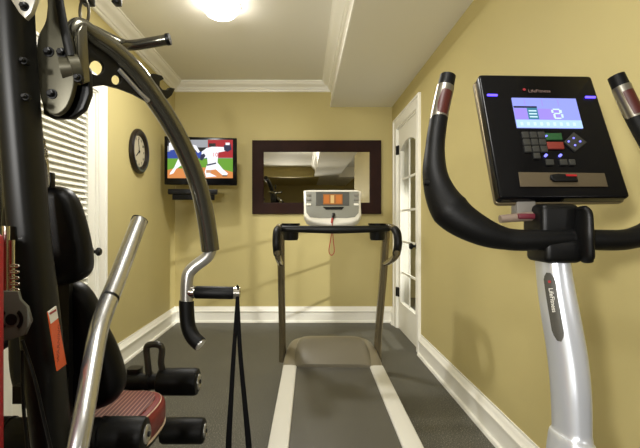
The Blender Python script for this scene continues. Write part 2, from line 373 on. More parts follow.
# ================================================================ WALL MIRROR
x0, x1 = (252.3 - VX) * 4.6 / F, (381 - VX) * 4.6 / F; z1, z0 = H + (VY - 140.5) * 4.6 / F, H + (VY - 214) * 4.6 / F; fw = .122
t = thing('wall_mirror', 'wide mirror in a broad dark espresso wood frame on back wall', 'mirror', ((x0 + x1) / 2, D, z0))
b = MB()
fp = [(0, 0), (.034, 0), (.036, .004), (.030, .03), (.026, .10), (.018, fw), (0, fw)]
tt = bmesh.new(); rings = []
for (cx, cz, sx, sz) in ((x0, z0, 1, 1), (x1, z0, -1, 1), (x1, z1, -1, -1), (x0, z1, 1, -1)):
    rings.append([tt.verts.new((cx + sx * q, D - .001 - p, cz + sz * q)) for p, q in fp])
for i in range(4):
    a, c = rings[i], rings[(i + 1) % 4]
    for j in range(len(fp)): k = (j + 1) % len(fp); tt.faces.new((a[j], a[k], c[k], c[j]))
b._add(tt); b.build('mirror_frame', darkwood, t, ang=20)
MB().box((x0 + fw - .01, D - .014, z0 + fw - .01), (x1 - fw + .01, D - .010, z1 - fw + .01)).build('mirror_glass', mirrorM, t)

# ================================================================ WALL CLOCK
cy, cz, cr = 3.575, 1.662, .186
t = thing('wall_clock', 'round wall clock with dark brown rim and cream face', 'clock', (XL, cy, cz))
mw = Matrix.Translation((XL + .001, cy, cz)) @ Matrix.Rotation(math.pi / 2, 4, 'Y')
MB().lathe([(cr - .055, .0), (cr - .008, .0), (cr, .01), (cr - .002, .026), (cr - .016, .038), (cr - .034, .036), (cr - .046, .024), (cr - .055, .014)], mw, 48).build('clock_rim', mat('dark_rim', (24, 15, 11), .3), t)
MB().lathe([(0, .0), (cr - .05, .0), (cr - .05, .012), (0, .012)], mw, 40).build('clock_face', mat('cream_face', (196, 186, 156), .5), t)
b = MB(); my = Matrix.Translation((XL + .0145, cy, cz)) @ Matrix(((0, 0, 1, 0), (1, 0, 0, 0), (0, 1, 0, 0), (0, 0, 0, 1)))
for k in range(12):
    a = math.radians(90 + 30 * (k + 1)); b.text(str(k + 1), .030, my @ Matrix.Translation((.108 * math.cos(a), .108 * math.sin(a), 0)) @ Matrix.Scale(-1, 4, (1, 0, 0)))
for k in range(60):
    a = math.radians(6 * k); b.box((.126, -.0012, -.0004), (.133, .0012, .0004), m=my @ Matrix.Rotation(a, 4, 'Z'))
b.build('numerals', blackp, t)
MB().box((-.012, -.004, .002), (.075, .004, .004), m=my @ Matrix.Rotation(math.radians(215), 4, 'Z')).build('hour_hand', blackp, t)
MB().box((-.016, -.003, .004), (.10, .003, .006), m=my @ Matrix.Rotation(math.radians(105), 4, 'Z')).cyl(my @ Vector((0, 0, 0)), my @ Vector((0, 0, .008)), .008).build('minute_hand', blackp, t)

# ================================================================ TELEVISION
TL, TR = P(164.3, 136, 4.05), P(237, 137.3, 4.15)
zb = P(164.3, 184.4, 4.05).z
pl = Plane((TL.x, TL.y, zb), (TR.x - TL.x, TR.y - TL.y, 0), (0, 0, 1))
W = (Vector((TR.x, TR.y, 0)) - Vector((TL.x, TL.y, 0))).length; HT = TL.z - zb
t = thing('television', 'flat screen television on a wall arm, showing a baseball game', 'television', pl.o)
b = MB(); b.box((0, 0, -.055), (W, HT, 0), bev=.006, m=pl.m); b.box((.12, .08, -.085), (W - .12, HT - .1, -.055), bev=.01, m=pl.m); b.build('casing', gloss, t)
cols = [(96, 150, 40), (205, 128, 66), (160, 20, 32), (150, 152, 158), (40, 66, 150), (240, 240, 246), (24, 26, 60), (210, 30, 40), (20, 20, 20), (190, 140, 110)]
em = [mat('screen_colour_%s' % n, c, .3, emit=1.05) for n, c in zip(('turf', 'dirt', 'banner', 'stand', 'crowd', 'white', 'navy', 'red', 'black', 'skin'), cols)]
b = MB(); zz = [.001]
def tvp(pts, mi, cs=6.894, ox=160, oy=130):
    zz[0] += .0002
    L = [pl.uv(ox + x / cs, oy + y / cs) for x, y in pts]
    tt = bmesh.new(); tt.faces.new([tt.verts.new((u, v, 0)) for u, v in L]); bmesh.ops.triangulate(tt, faces=tt.faces[:])
    b._add(tt, mi, pl.m @ Matrix.Translation((0, 0, zz[0])))
bx = lambda x0, y0, x1, y1: [(x0, y0), (x1, y0), (x1, y1), (x0, y1)]
tvp(bx(52, 68, 502, 332), 3); tvp(bx(52, 195, 502, 332), 0); tvp([(52, 275), (110, 262), (200, 270), (300, 258), (420, 268), (502, 290), (502, 332), (52, 332)], 1)
tvp(bx(330, 68, 502, 192), 2); tvp(bx(52, 150, 330, 196), 4); tvp(bx(190, 120, 330, 150), 8); tvp(bx(52, 68, 130, 110), 8)
tvp([(62, 90), (90, 80), (120, 95), (125, 130), (100, 150), (62, 140)], 5); tvp([(70, 140), (125, 130), (140, 185), (75, 185)], 4)
tvp([(125, 200), (165, 205), (155, 240), (112, 268), (92, 300), (66, 308), (72, 292), (98, 258)], 5)
tvp([(225, 100), (250, 108), (275, 150), (262, 160), (238, 130)], 5)
tvp([(288, 150), (320, 125), (360, 115), (440, 118), (452, 145), (402, 156), (396, 226), (330, 242), (325, 190), (300, 196), (284, 190)], 5)
tvp([(325, 236), (396, 224), (432, 268), (468, 300), (460, 316), (428, 310), (385, 272), (352, 276), (346, 298), (392, 320), (318, 326), (308, 290)], 5)
tvp(bx(337, 92, 384, 116), 8); tvp([(440, 105), (486, 95), (494, 135), (465, 152), (442, 140)], 6); tvp(bx(452, 88, 480, 104), 5)
tvp([(280, 172), (305, 162), (314, 180), (290, 212), (276, 205)], 6); tvp([(322, 238), (386, 224), (388, 234), (324, 248)], 6)
tvp(bx(318, 276, 352, 296), 9); tvp(bx(430, 312, 464, 320), 8)
u, v = pl.uv(160 + 381 / 6.894, 130 + 172 / 6.894)
b.text('10', .055, pl.m @ Matrix.Translation((u, v, zz[0] + .0006)), 7, th=.0001)
b.build('screen', em, t)
b = MB(); c = pl.m @ Vector((W / 2, HT * .45, -.085))
b.box((c.x - .12, c.y - .005, c.z - .1), (c.x + .12, c.y + .03, c.z + .1)); b.box((c.x - .03, c.y + .02, c.z - .03), (c.x + .03, D - .02, c.z + .03)); b.box((c.x - .10, D - .025, c.z - .14), (c.x + .10, D - .002, c.z + .14))
b.build('wall_arm', blackp, t)
b = MB(); b.box((.03, -.09, -.085), (.49, -.04, -.012), bev=.006, m=pl.m); b.box((.20, -.085, -.02), (.30, -.05, .06), m=pl.m); b.box((.06, -.14, -.10), (.46, -.05, -.082), bev=.003, m=pl.m); b.build('mount_bracket', blackp, t)

# ================================================================ TREADMILL
TX = .182
t = thing('treadmill', 'treadmill with black belt, pale side rails and white console', 'treadmill', (TX, 2.2, 0))
rot = Matrix.Translation((TX, 2.4, 0)) @ Matrix.Rotation(-.016, 4, 'Z') @ Matrix.Translation((-TX, -2.4, 0))
rail = mat('pale_rail', (224, 222, 212), .42, bump=.05, bscale=300)
taupe = mat('taupe_plastic', (128, 120, 100), .38, bump=.03, bscale=80)
taupe2 = mat('taupe_plastic_panel', (112, 106, 90), .32)
y0, y1 = 1.22, 2.78; ho = .322; hi_ = .235
b = MB(); b.box((TX - ho + .02, y0, .04), (TX + ho - .02, y1 + .3, .125), bev=.008, m=rot)
for sx in (-1, 1):
    for yy in (1.35, 3.0): b.cyl(rot @ Vector((TX + sx * .25, yy, 0)), rot @ Vector((TX + sx * .25, yy, .05)), .028, seg=16)
b.build('deck_frame', blackp, t)
b = MB(); b.box((TX - hi_, y0 + .02, .126), (TX + hi_, y1 + .01, .142), bev=.003, m=rot); b.build('running_belt', mat('belt_rubber', (86, 84, 76), .5, bump=.08, bscale=400), t)
for sx in (-1, 1):
    a, c = sorted((TX + sx * hi_, TX + sx * ho)); MB().box((a, y0, .09), (c, y1, .152), bev=.008, seg=3, m=rot).build('side_rail', rail, t)
# motor hood: lofted sections along y
def loft(b, secs, mi=0, m=None):
    tt = bmesh.new(); R = [[tt.verts.new(p) for p in s_] for s_ in secs]
    for a, c in zip(R, R[1:]):
        for j in range(len(a) - 1): tt.faces.new((a[j], a[j + 1], c[j + 1], c[j]))
    tt.faces.new(R[0]); tt.faces.new(R[-1][::-1])
    for a, c in zip(R, R[1:]): tt.faces.new((a[0], c[0], c[-1], a[-1]))
    b._add(tt, mi, m)
def hood(hw, ya, yb, za, zt, zb_, k=5, n=24):
    out = []
    for i in range(11):
        q = i / 10; y = ya + (yb - ya) * q; zz_ = za + (zt - za) * math.sin(min(q * 1.35, 1) * math.pi / 2); wv = hw * (1 - .10 * q ** 2)
        if q > .85: zz_ -= (q - .85) * .25
        row = []
        for j in range(n + 1):
            a = math.pi * j / n; cx = math.copysign(abs(math.cos(a)) ** (2 / k), math.cos(a)); sz = abs(math.sin(a)) ** (2 / k)
            row.append(Vector((TX - wv * cx, y, zb_ + (zz_ - zb_) * sz)))
        out.append(row)
    return out
b = MB(); loft(b, hood(.335, 2.765, 3.20, .158, .245, .03), m=rot); b.build('motor_hood', taupe, t)
b = MB(); loft(b, hood(.262, 2.76, 3.12, .162, .268, .05, k=7), m=rot); b.build('hood_panel', taupe2, t)
# uprights and hand rails
frameM = mat('bronze_grey_enamel', (134, 124, 100), .25, .7)
for sx in (-1, 1):
    cx = TX + .002
    b = MB(); b.tube([(cx + sx * .335, 3.03, .10), (cx + sx * .335, 3.0, .3), (cx + sx * .332, 2.80, .74), (cx + sx * .328, 2.68, 1.035)], [.026, .024, .024, .024], ry=[.04, .034, .034, .03], n=6, power=3, up=(0, 1, 0))
    b.build('upright', frameM, t)
    b = MB(); b.tube([(cx + sx * .325, 2.68, 1.035), (cx + sx * .330, 2.60, 1.045), (cx + sx * .332, 2.48, 1.04), (cx + sx * .336, 2.40, 1.01), (cx + sx * .336, 2.38, .95), (cx + sx * .332, 2.42, .885), (cx + sx * .332, 2.58, .84), (cx + sx * .334, 2.77, .805)], .0185, n=6)
    hr = b.build('handrail', frameM, t)
    b = MB(); b.tube([(cx + sx * .334, 2.45, 1.032), (cx + sx * .3365, 2.40, 1.01), (cx + sx * .3365, 2.38, .95), (cx + sx * .3335, 2.41, .895)], .0225, n=6); b.build('grip_sleeve', rubber, hr)
b = MB(); b.tube([(TX - .332, 2.56, 1.04), (TX - .28, 2.54, 1.035), (TX, 2.53, 1.03), (TX + .28, 2.54, 1.035), (TX + .332, 2.56, 1.04)], [.016, .019, .024, .019, .016], n=6)
b.build('crossbar', charcoal, t)
for sx in (-1, 1):
    p = Vector((TX + sx * .262, 2.60, .965))
    MB().lathe([(0, 0), (.040, 0), (.046, .012), (.050, .085), (.056, .095), (.056, .102), (.046, .102), (.042, .03), (0, .03)], Matrix.Translation(p), 28).build('cup_holder', blackp, t)
# console
cp = Plane((TX - .004, 2.60, 1.055), (1, 0, 0), (0, .155, .222))
def tcu(px, py): return cp.uv(px, py)
b = MB(); b.plate([[tcu(*q) for q in ((303.5, 190), (310, 189.4), (333, 189.4), (356, 189.4), (361.5, 190.5), (361, 206), (361.5, 214), (359, 219), (352, 222.5), (333, 225), (313, 222.5), (306.5, 219), (303.8, 214), (304, 206))]], .06, cp.m @ Matrix.Translation((0, 0, -.03)), bev=.012, smooth=False)
co = b.build('console', mat('console_white', (232, 228, 214), .35), t)
b = MB(); b.plate([[tcu(*q) for q in ((305.8, 191.8), (358.8, 191.8), (358.9, 208), (358.5, 213), (355, 217), (347, 218), (318, 218), (310, 217), (306.5, 213), (306, 208))]], .006, cp.m @ Matrix.Translation((0, 0, .001)), bev=.001)
cpn = b.build('control_panel', mat('console_grey', (132, 132, 122), .45), co)
b = MB(); b.plate([[tcu(*q) for q in ((316, 192.6), (349, 192.6), (349, 206), (316, 206))]], .003, cp.m @ Matrix.Translation((0, 0, .005))); b.build('display_bezel', mat('bezel_grey', (78, 78, 74), .4), cpn)
b = MB(); b.plate([[tcu(*q) for q in ((323, 195), (342.5, 195), (342.5, 205), (323, 205))]], .002, cp.m @ Matrix.Translation((0, 0, .0075)))
for k, (xa, xb) in enumerate(((324, 329), (330.5, 334), (336, 341.5))):
    b.plate([[tcu(*q) for q in ((xa, 196), (xb, 196), (xb, 204), (xa, 204))]], .002, cp.m @ Matrix.Translation((0, 0, .0082)), mi=1 if k != 1 else 2)
b.build('display', [mat('lcd_amber', (178, 110, 48), .3, emit=.7), mat('lcd_orange', (206, 118, 44), .3, emit=.8), mat('lcd_pale', (220, 180, 110), .3, emit=.9)], cpn)
b = MB(); b.plate([[tcu(*q) for q in ((323, 207.6), (344, 207.6), (342, 210), (326, 210))]], .004, cp.m @ Matrix.Translation((0, 0, .006))); b.build('slot', blackp, cpn)
for xa, xb in ((306.5, 311), (354, 358.5)):
    for yy in (194.5, 199, 204): MB().plate([rrect(*tcu(xa, yy + 2), *tcu(xb, yy), .003)], .004, cp.m @ Matrix.Translation((0, 0, .005)), bev=.0008).build('button', greyM if yy < 204 else paper, cpn)
b = MB(); k0 = cp.at(333.5, 215, .008); b.tube([k0, k0 + Vector((-.004, -.03, -.012)), k0 + Vector((-.010, -.042, -.035))], [.010, .009, .006], n=4, seg=12); b.build('safety_key', blackp, t)
e0 = k0 + Vector((-.010, -.042, -.035))
b = MB(); b.tube([e0, e0 + Vector((-.003, -.018, -.05)), e0 + Vector((-.012, -.018, -.12)), e0 + Vector((-.022, -.018, -.185)), e0 + Vector((-.008, -.018, -.212)), e0 + Vector((.010, -.018, -.19)), e0 + Vector((.004, -.018, -.12)), e0 + Vector((-.001, -.018, -.05))], .0026, n=6, seg=8)
b.cyl(e0 + Vector((0, -.0, .01)), e0 + Vector((-.004, -.010, -.018)), .007, seg=10)
b.build('safety_cord', mat('red_cord', (170, 60, 48), .6), t)

# ================================================================ EXERCISE BIKE
BX = .586
t = thing('exercise_bike', 'upright exercise bike with silver column and lit black console', 'exercise bike', (BX, .8, 0))
def mir(pts): return [Vector((2 * BX - p[0], p[1], p[2])) for p in pts]
col = [P(552, 260, .985), P(556, 290, .975), P(561, 320, .965), P(567, 356, .955), P(570.5, 393, .945), P(571.5, 430, .94), P(571, 442, .938)]
col += [Vector((BX, .93, .52)), Vector((BX, .93, .38))]
hw_ = [.030, .0325, .034, .034, .033, .031, .036, .05, .06]
b = MB(); b.tube(col, hw_, ry=[.040, .041, .042, .043, .044, .045, .055, .07, .08], n=8, seg=36, up=(0, 1, 0), power=2.6)
colo = b.build('column', silver, t)
# dark inlay on the column's left front
b = MB(); PP = catmull(col[:5], 8); tt = bmesh.new(); rows = []
for i, p in enumerate(PP):
    if not 3 <= i <= 20: continue
    shr = .35 if i in (3, 20) else (.8 if i in (4, 19) else 1)
    row = []
    for j in range(9):
        q = (j / 8 - .5) * shr + .5
        a = math.radians(196 + 44 * q); ca, sa = math.cos(a), math.sin(a)
        ca = math.copysign(abs(ca) ** (2 / 2.6), ca); sa = math.copysign(abs(sa) ** (2 / 2.6), sa)
        row.append(tt.verts.new(p + Vector((ca * .0345, sa * .0435, 0))))
    rows.append(row)
for a, c in zip(rows, rows[1:]):
    for j in range(8): tt.faces.new((a[j], a[j + 1], c[j + 1], c[j]))
b._add(tt); inl = b.build('inlay', mat('grey_mesh_inlay', (78, 76, 70), .5, bump=.3, bscale=500), colo)
tp = (PP[10] + Vector((-.0275, -.0315, 0))); dv = (PP[17] - PP[5]).normalized()
pu = Vector((.72, -.69, 0)); mlog = Plane(tp + Vector((-.0035, -.0035, 0)), dv, Vector((.72, -.69, 0)))
b = MB(); b.text('LifeFitness', .0125, mlog.m, 0, th=.0003); b.plate([circ(-.040, .0, .003)], .001, mlog.m, mi=1); b.build('lettering', [paper, redM], colo)
# handlebar
hl = [P(575, 238, .955), P(540, 240, .95), P(507, 239, .955), P(477, 229, .965), P(450, 210, .985), P(436, 180, 1.01), P(435, 148, 1.05), P(440, 112, 1.085), P(448, 76, 1.105)]
rr = [.022, .023, .0245, .034, .043, .030, .023, .0215, .0195]
b = MB(); b.tube(hl, rr, n=8, seg=24)
rb = [r * 1.0 for r in rr]; rb[3] = .026; rb[4] = .028; rb[2] = .023
b.tube(mir(hl), rb, n=8, seg=24)
hb = b.build('handlebar', rubber, t)
for fn in (lambda q: q, mir):
    g_ = fn([P(438.3, 121, 1.078), P(441.3, 106, 1.088), P(445.5, 87, 1.099)])
    b = MB(); b.tube(g_, .0218, n=4, seg=24); pg = b.build('pulse_grip', mat('grip_steel', (158, 154, 144), .28, .9), hb)
    g2 = [p + Vector((0, -.0035, 0)) for p in fn([P(439.3, 116, 1.082), P(441.3, 106, 1.088), P(444.3, 93, 1.096)])]
    b = MB(); b.tube(g2, .0195, n=4, seg=20); b.build('sensor_strip', mat('sensor_maroon', (70, 24, 18), .4), pg)
b = MB(); kn = P(428, 183, .99); b.cyl(kn + Vector((-.010, 0, 0)), kn + Vector((.015, 0, 0)), .006, seg=12); b.build('adjuster_button', charcoal, hb)
# neck block, clamp, cup
b = MB(); b.box((BX - .062, .945, 1.015), (BX + .022, 1.035, 1.115), bev=.012, seg=3)
b.box((BX - .062, .93, .985), (BX + .02, 1.02, 1.04), bev=.012, seg=3); b.build('neck_clamp', blackp, t)
ncx = P(584, 235, .93)
b = MB(); b.tube([ncx + Vector((-.006, 0, .06)), ncx + Vector((0, 0, .045)), ncx, ncx + Vector((.004, 0, -.045)), ncx + Vector((.008, 0, -.058))], [.008, .012, .014, .013, .008], ry=[.016, .024, .028, .024, .016], up=(0, 1, 0), n=5, seg=20); b.build('bar_bracket', blackp, t)
b = MB(); b.tube([P(500, 219, .99), P(528, 216.5, .99), P(556, 214, .99)], [.009, .011, .009], n=5, seg=16); b.build('rear_bar', mat('warm_grey', (128, 112, 98), .4), t)
b = MB(); b.box(tuple(P(519, 219, .975)), tuple(P(544, 213.5, .975) + Vector((0, .03, 0))), bev=.003); b.build('red_tab', mat('maroon_plastic', (92, 20, 34), .5), t)
b = MB(); b.box(tuple(P(517, 216, .99)), tuple(P(536, 200, .99) + Vector((0, .03, 0))), bev=.003); b.build('neck_bracket', greyM, t)
# console
bp_ = Plane(P(563, 200, .97), (1, 0, 0), P(563, 77, 1.115) - P(563, 200, .97))
bu = bp_.uv
a0 = bu(500, 198); a1 = bu(478.5, 74); a2 = bu(591.5, 75.5); a3 = bu(631, 197)
b = MB()
def rc(pts, r):   # rounded polygon
    out = []; n = len(pts)
    for i in range(n):
        p0, p1, p2 = Vector(pts[i - 1]), Vector(pts[i]), Vector(pts[(i + 1) % n]); d0 = (p0 - p1).normalized() * r; d1 = (p2 - p1).normalized() * r
        for k in range(5):
            q = k / 4; out.append(tuple((p1 + d0) * (1 - q) ** 2 + 2 * p1 * q * (1 - q) + (p1 + d1) * q * q))
    return out
b.plate([rc([a0, a3, a2, a1], .010)], .034, bp_.m @ Matrix.Translation((0, 0, -.018)), bev=.005)
con = b.build('console', gloss, t)
b = MB(); b.plate([rc([bu(500, 199.5), bu(633, 197.5), bu(594, 75), bu(476.8, 75)], .012)], .012, bp_.m @ Matrix.Translation((0, 0, -.030)), bev=.003); b.build('console_rim', mat('rim_bronze', (110, 98, 72), .35, .5), con)
def cpoly(b, pts, off, th, mi=0, bev=0): b.plate([[bu(*p) for p in pts]], th, bp_.m @ Matrix.Translation((0, 0, off)), mi=mi, bev=bev)
sl = mat('screen_lavender', (150, 160, 250), .3, emit=1.0); sp_ = mat('screen_pale', (180, 215, 250), .3, emit=1.05); sw = mat('screen_white', (205, 235, 250), .3, emit=1.1)
sk = mat('screen_dark', (24, 24, 60), .3, emit=.8); st = mat('screen_teal', (50, 130, 160), .3, emit=.9); sv = mat('screen_violet', (160, 140, 245), .3, emit=1.0)
def scr(u, v):   # unit square on the lit screen
    A, B, Cc, Dd = Vector((511.5, 98.1)), Vector((575.3, 99)), Vector((582.8, 128.5)), Vector((517, 127.8))
    p = (A * (1 - u) + B * u) * (1 - v) + (Dd * (1 - u) + Cc * u) * v; return (p.x, p.y)
def sq(u0, v0, u1, v1): return [scr(u0, v0), scr(u1, v0), scr(u1, v1), scr(u0, v1)]
b = MB(); cpoly(b, sq(0, 0, 1, 1), .000, .003, 0)
cpoly(b, sq(0, .28, .36, .34), .0019, .0004, 3); cpoly(b, sq(.0, .36, .7, .72), .0017, .0004, 5); cpoly(b, sq(.2, .34, .36, .72), .0020, .0004, 4)
cpoly(b, sq(0, .74, 1, 1), .0017, .0004, 1)
for v in (.42, .52, .62): cpoly(b, sq(.22, v, .34, v + .04), .0023, .0003, 2)
for (u0, v0, u1, v1) in ((.60, .36, .70, .40), (.69, .40, .73, .50), (.61, .50, .70, .54), (.57, .40, .60, .50), (.59, .54, .62, .66), (.60, .66, .70, .70), (.71, .54, .74, .66)): cpoly(b, sq(u0, v0, u1, v1), .0023, .0003, 2)
for k in range(9): cpoly(b, sq(.06 + k * .1, .82, .10 + k * .1, .93), .0021, .0003, 2)
for u in (.18, .45, .7): cpoly(b, sq(u, .06, u + .01, .26), .0021, .0003, 5)
b.build('screen', [sl, sp_, sw, sk, st, sv], con)
blue = mat('blue_light', (90, 70, 255), .3, emit=3.0)
for xa, ya in ((487, 95.3), (585, 97.4)):
    b = MB(); cpoly(b, [(xa, ya - .8), (xa + 10, ya - .6), (xa + 10.3, ya + .9), (xa + .3, ya + .7)], .001, .003); b.build('status_light', blue, con)
b = MB(); u, v = bu(528, 91.3); b.text('LifeFitness', .0135, bp_.m @ Matrix.Translation((u, v, .0006)), 0, th=.0003, ax='LEFT'); u, v = bu(524, 89.8); b.plate([circ(u, v, .004)], .001, bp_.m @ Matrix.Translation((0, 0, .001)), mi=1)
b.build('logo', [mat('dim_print', (110, 90, 84), .5), mat('dim_red', (130, 30, 40), .5)], con)
keyM = mat('key_grey', (42, 42, 38), .5)
def keyb(x0, y0, x1, y1, m_, name='button'):
    sk_ = lambda y: (y - 130) * .17; b = MB(); cpoly(b, [(x0, y0), (x1, y0), (x1 + (y1 - y0) * .2, y1), (x0 + (y1 - y0) * .2, y1)], .0015, .005, bev=.0006); return b.build(name, m_, con)
for r in range(3):
    for c_ in range(3): keyb(521 + c_ * 8 + r * 1.3, 132.5 + r * 7, 527.6 + c_ * 8 + r * 1.3, 138.5 + r * 7, keyM)
keyb(532.5, 153.5, 539, 159, keyM)
keyb(544.5, 134, 560.5, 140.5, mat('key_green', (26, 72, 36), .5)); keyb(546, 142.7, 562.3, 149.5, mat('key_red', (112, 38, 28), .5))
b = MB(); cpoly(b, [(573, 133), (586, 143), (574.5, 152), (563.5, 142.5)], .0015, .005, bev=.0008); b.build('direction_pad', keyM, con)
for (x, y) in ((572.5, 139.2), (567.6, 142.6), (579, 142.6), (574, 146.3), (545.3, 156), (559.7, 156), (545.5, 137)):
    u, v = bu(x, y); b = MB(); b.plate([circ(u, v, .0022 if y != 156 else .003, 14)], .0062, bp_.m @ Matrix.Translation((0, 0, .0025))); b.build('key_light', mat('key_blue', (120, 120, 255), .3, emit=2.0), con)
keyb(545, 160, 552.5, 165.5, keyM); keyb(559, 160, 566, 165.5, keyM); keyb(568, 160, 574, 165.5, keyM)
b = MB(); cpoly(b, [(518, 172.5), (604, 173.5), (607.5, 187), (520, 187)], .001, .003, bev=.001); b.build('accessory_tray', mat('tray_bronze', (76, 66, 48), .4), con)
b = MB(); cpoly(b, [(549, 176.5), (556, 175.5), (574, 176.5), (576, 183), (553, 183), (549, 180)], .006, .008, bev=.002); cpoly(b, [(563, 176.6), (574, 176.8), (574.5, 178.6), (564, 178.4)], .0105, .001, 1); b.build('tray_latch', [blackp, redM], con)
# rest of the bike below and behind the frame
b = MB()
sh = [Vector((0, yy, zz2)) for yy, zz2 in ((.42, .12), (1.12, .12), (1.16, .3), (1.08, .46), (.95, .52), (.7, .46), (.5, .34))]
b.plate([[(p.y, p.z) for p in sh]], .12, YZ(BX), bev=.03, smooth=True); b.build('shroud', mat('shroud_charcoal', (52, 48, 38), .45), t)
b = MB(); b.box((BX - .25, 1.05, 0), (BX + .25, 1.13, .07), bev=.02, seg=3); b.box((BX - .25, .25, 0), (BX + .25, .33, .07), bev=.02, seg=3); b.box((BX - .04, .3, .03), (BX + .04, 1.1, .13), bev=.01); b.build('base', silver, t)
b = MB(); b.cyl((BX, .42, .2), (BX, .34, .86), .026); b.build('seat_post', chrome, t)
b = MB(); b.plate([[(0, .18), (.03, .1), (.05, 0), (.11, -.08), (.11, -.13), (0, -.15), (-.11, -.13), (-.11, -.08), (-.05, 0), (-.03, .1)]], .07, Matrix.Translation((BX, .33, .88)), bev=.03, smooth=True); b.build('saddle', vinyl, t)
for sx in (-1, 1):
    b = MB(); b.tube([(BX + sx * .065, .78, .30), (BX + sx * .085, .78 + sx * .09, .30 - sx * .1)], .012, n=1); cr_ = b.build('crank', chrome, t)
    MB().box((BX + sx * .13 - .045, .74 + sx * .09, .285 - sx * .1), (BX + sx * .13 + .045, .82 + sx * .09, .31 - sx * .1), bev=.005).build('pedal', blackp, cr_)

# ================================================================ MULTI GYM
GX = -.645
t = thing('multi_gym', 'home multi gym with curved pewter press arms and maroon seat', 'multi gym', (GX, 1.15, 0))
# floor frame
b = MB(); b.box((GX - .035, .55, 0), (GX + .035, 1.62, .06), bev=.006); b.box((GX - .3, .55, 0), (GX + .3, .62, .06), bev=.006); b.box((GX - .22, 1.56, 0), (GX + .22, 1.63, .06), bev=.006)
b.build('floor_frame', charcoal, t)
# main upright
b = MB(); b.tube([P(6, -70, .90), P(11, -10, .90), P(16, 60, .91), P(23, 150, .925), P(30, 235, .935), P(40, 320, .95), P(50, 420, .97), P(56, 500, .98), Vector((GX + .03, 1.0, .03))],
    [.034, .034, .032, .032, .033, .034, .034, .034, .034], ry=.045, n=6, seg=24, up=(0, 1, 0), power=2.8)
up = b.build('upright', charcoal, t)
b = MB()
def upl(px, py, y=.883): return P(px, py, y)
lp = Plane(P(56, 340, .897), P(60, 340, .925) - P(52, 340, .885), P(49, 307, .888) - P(59, 372, .915))
q = [lp.uv(*p) for p in ((47.5, 312), (55.5, 306), (66, 364), (57, 371))]; b.plate([q], .002, lp.m, mi=0)
q = [lp.uv(*p) for p in ((47.5, 312), (55.5, 306), (57.6, 318), (50, 324))]; b.plate([q], .0024, lp.m @ Matrix.Translation((0, 0, .0003)), mi=1)
q = [lp.uv(*p) for p in ((48.5, 313), (55.3, 309), (55.6, 311), (49, 315))]; b.plate([q], .0028, lp.m @ Matrix.Translation((0, 0, .0004)), mi=2)
u, v = lp.uv(58, 343); b.text('WARNING', .016, lp.m @ Matrix.Translation((u, v, .0014)) @ Matrix.Rotation(math.pi / 2, 4, 'Z'), 3, th=.0003)
b.build('warning_label', [orangeM, paper, redM, mat('label_brown', (150, 54, 14), .5)], up)
# top boom, keeps going above the frame
b = MB(); b.tube([P(6, -70, .90), P(20, -95, 1.0), P(60, -60, 1.25)], .034, n=4, power=3); b.build('top_boom', charcoal, t)
# head plates
hp = Plane(P(58, 60, .955), (1, 0, 0), (0, 0, 1))
b = MB(); b.plate([[hp.uv(*p) for p in ((38, -40), (52, -40), (53, 0), (58, 30), (74, 52), (83, 64), (84, 90), (78, 106), (66, 115), (46, 116), (36, 111), (34, 90), (31, 60), (32, 40), (38, 20), (40, 0))]], .018, hp.m @ Matrix.Translation((0, 0, -.035)), bev=.004); b.build('rear_plate', blackp, t)
b = MB(); b.plate([[hp.uv(*p) for p in ((48, -40), (58, -40), (59.5, 0), (65, 20), (71, 37), (75, 60), (76, 84), (70, 105), (61, 114.5), (52, 114.5), (44.5, 105), (40, 84), (38.5, 58), (40, 38), (47.5, 22), (50, 0))]], .016, hp.m, bev=.003, smooth=True)
pv = b.build('pivot_plate', plateM, t)
def bolt(px, py, y, par, r=.011):
    p = P(px, py, y); m = Matrix.Translation(p) @ Matrix.Rotation(math.pi / 2, 4, 'X')
    b = MB(); b.lathe([(0, -.01), (r, -.01), (r, .002), (0, .002)], m, 24); b.lathe([(0, 0), (r * .72, 0), (r * .72, .010), (r * .5, .012), (0, .012)], m, 6); b.build('bolt', blackp, par, ang=25)
for q in ((49, 52), (62, 53), (52, 94)): bolt(*q, .946, pv)
hq = Plane(P(27, 0, .85), (1, 0, 0), (0, 0, 1)); b = MB(); b.plate([[hq.uv(*p) for p in ((10, -40), (40, -40), (38, 0), (33, 14), (27, 20), (21, 14), (12, 0))]], .012, hq.m, bev=.002); tb = b.build('top_bracket', satin, t)
bolt(25, 7, .845, tb, .009)
for q in ((26, 97), (24.5, 61)): bolt(q[0], q[1], .885, up, .007)
b = MB(); b.tube([P(54, -40, .935), P(60, 6, .935), P(70, 56, .94)], .010, ry=.005, n=3, seg=12, up=(0, 1, 0)); b.build('brace_bar', charcoal, t)
b = MB(); b.cyl(P(62, 69, .955), P(80, 68, .965), .026); b.cyl(P(70, 69, .955), P(80, 68, .965), .03); b.build('pivot_hub', plateM, t)
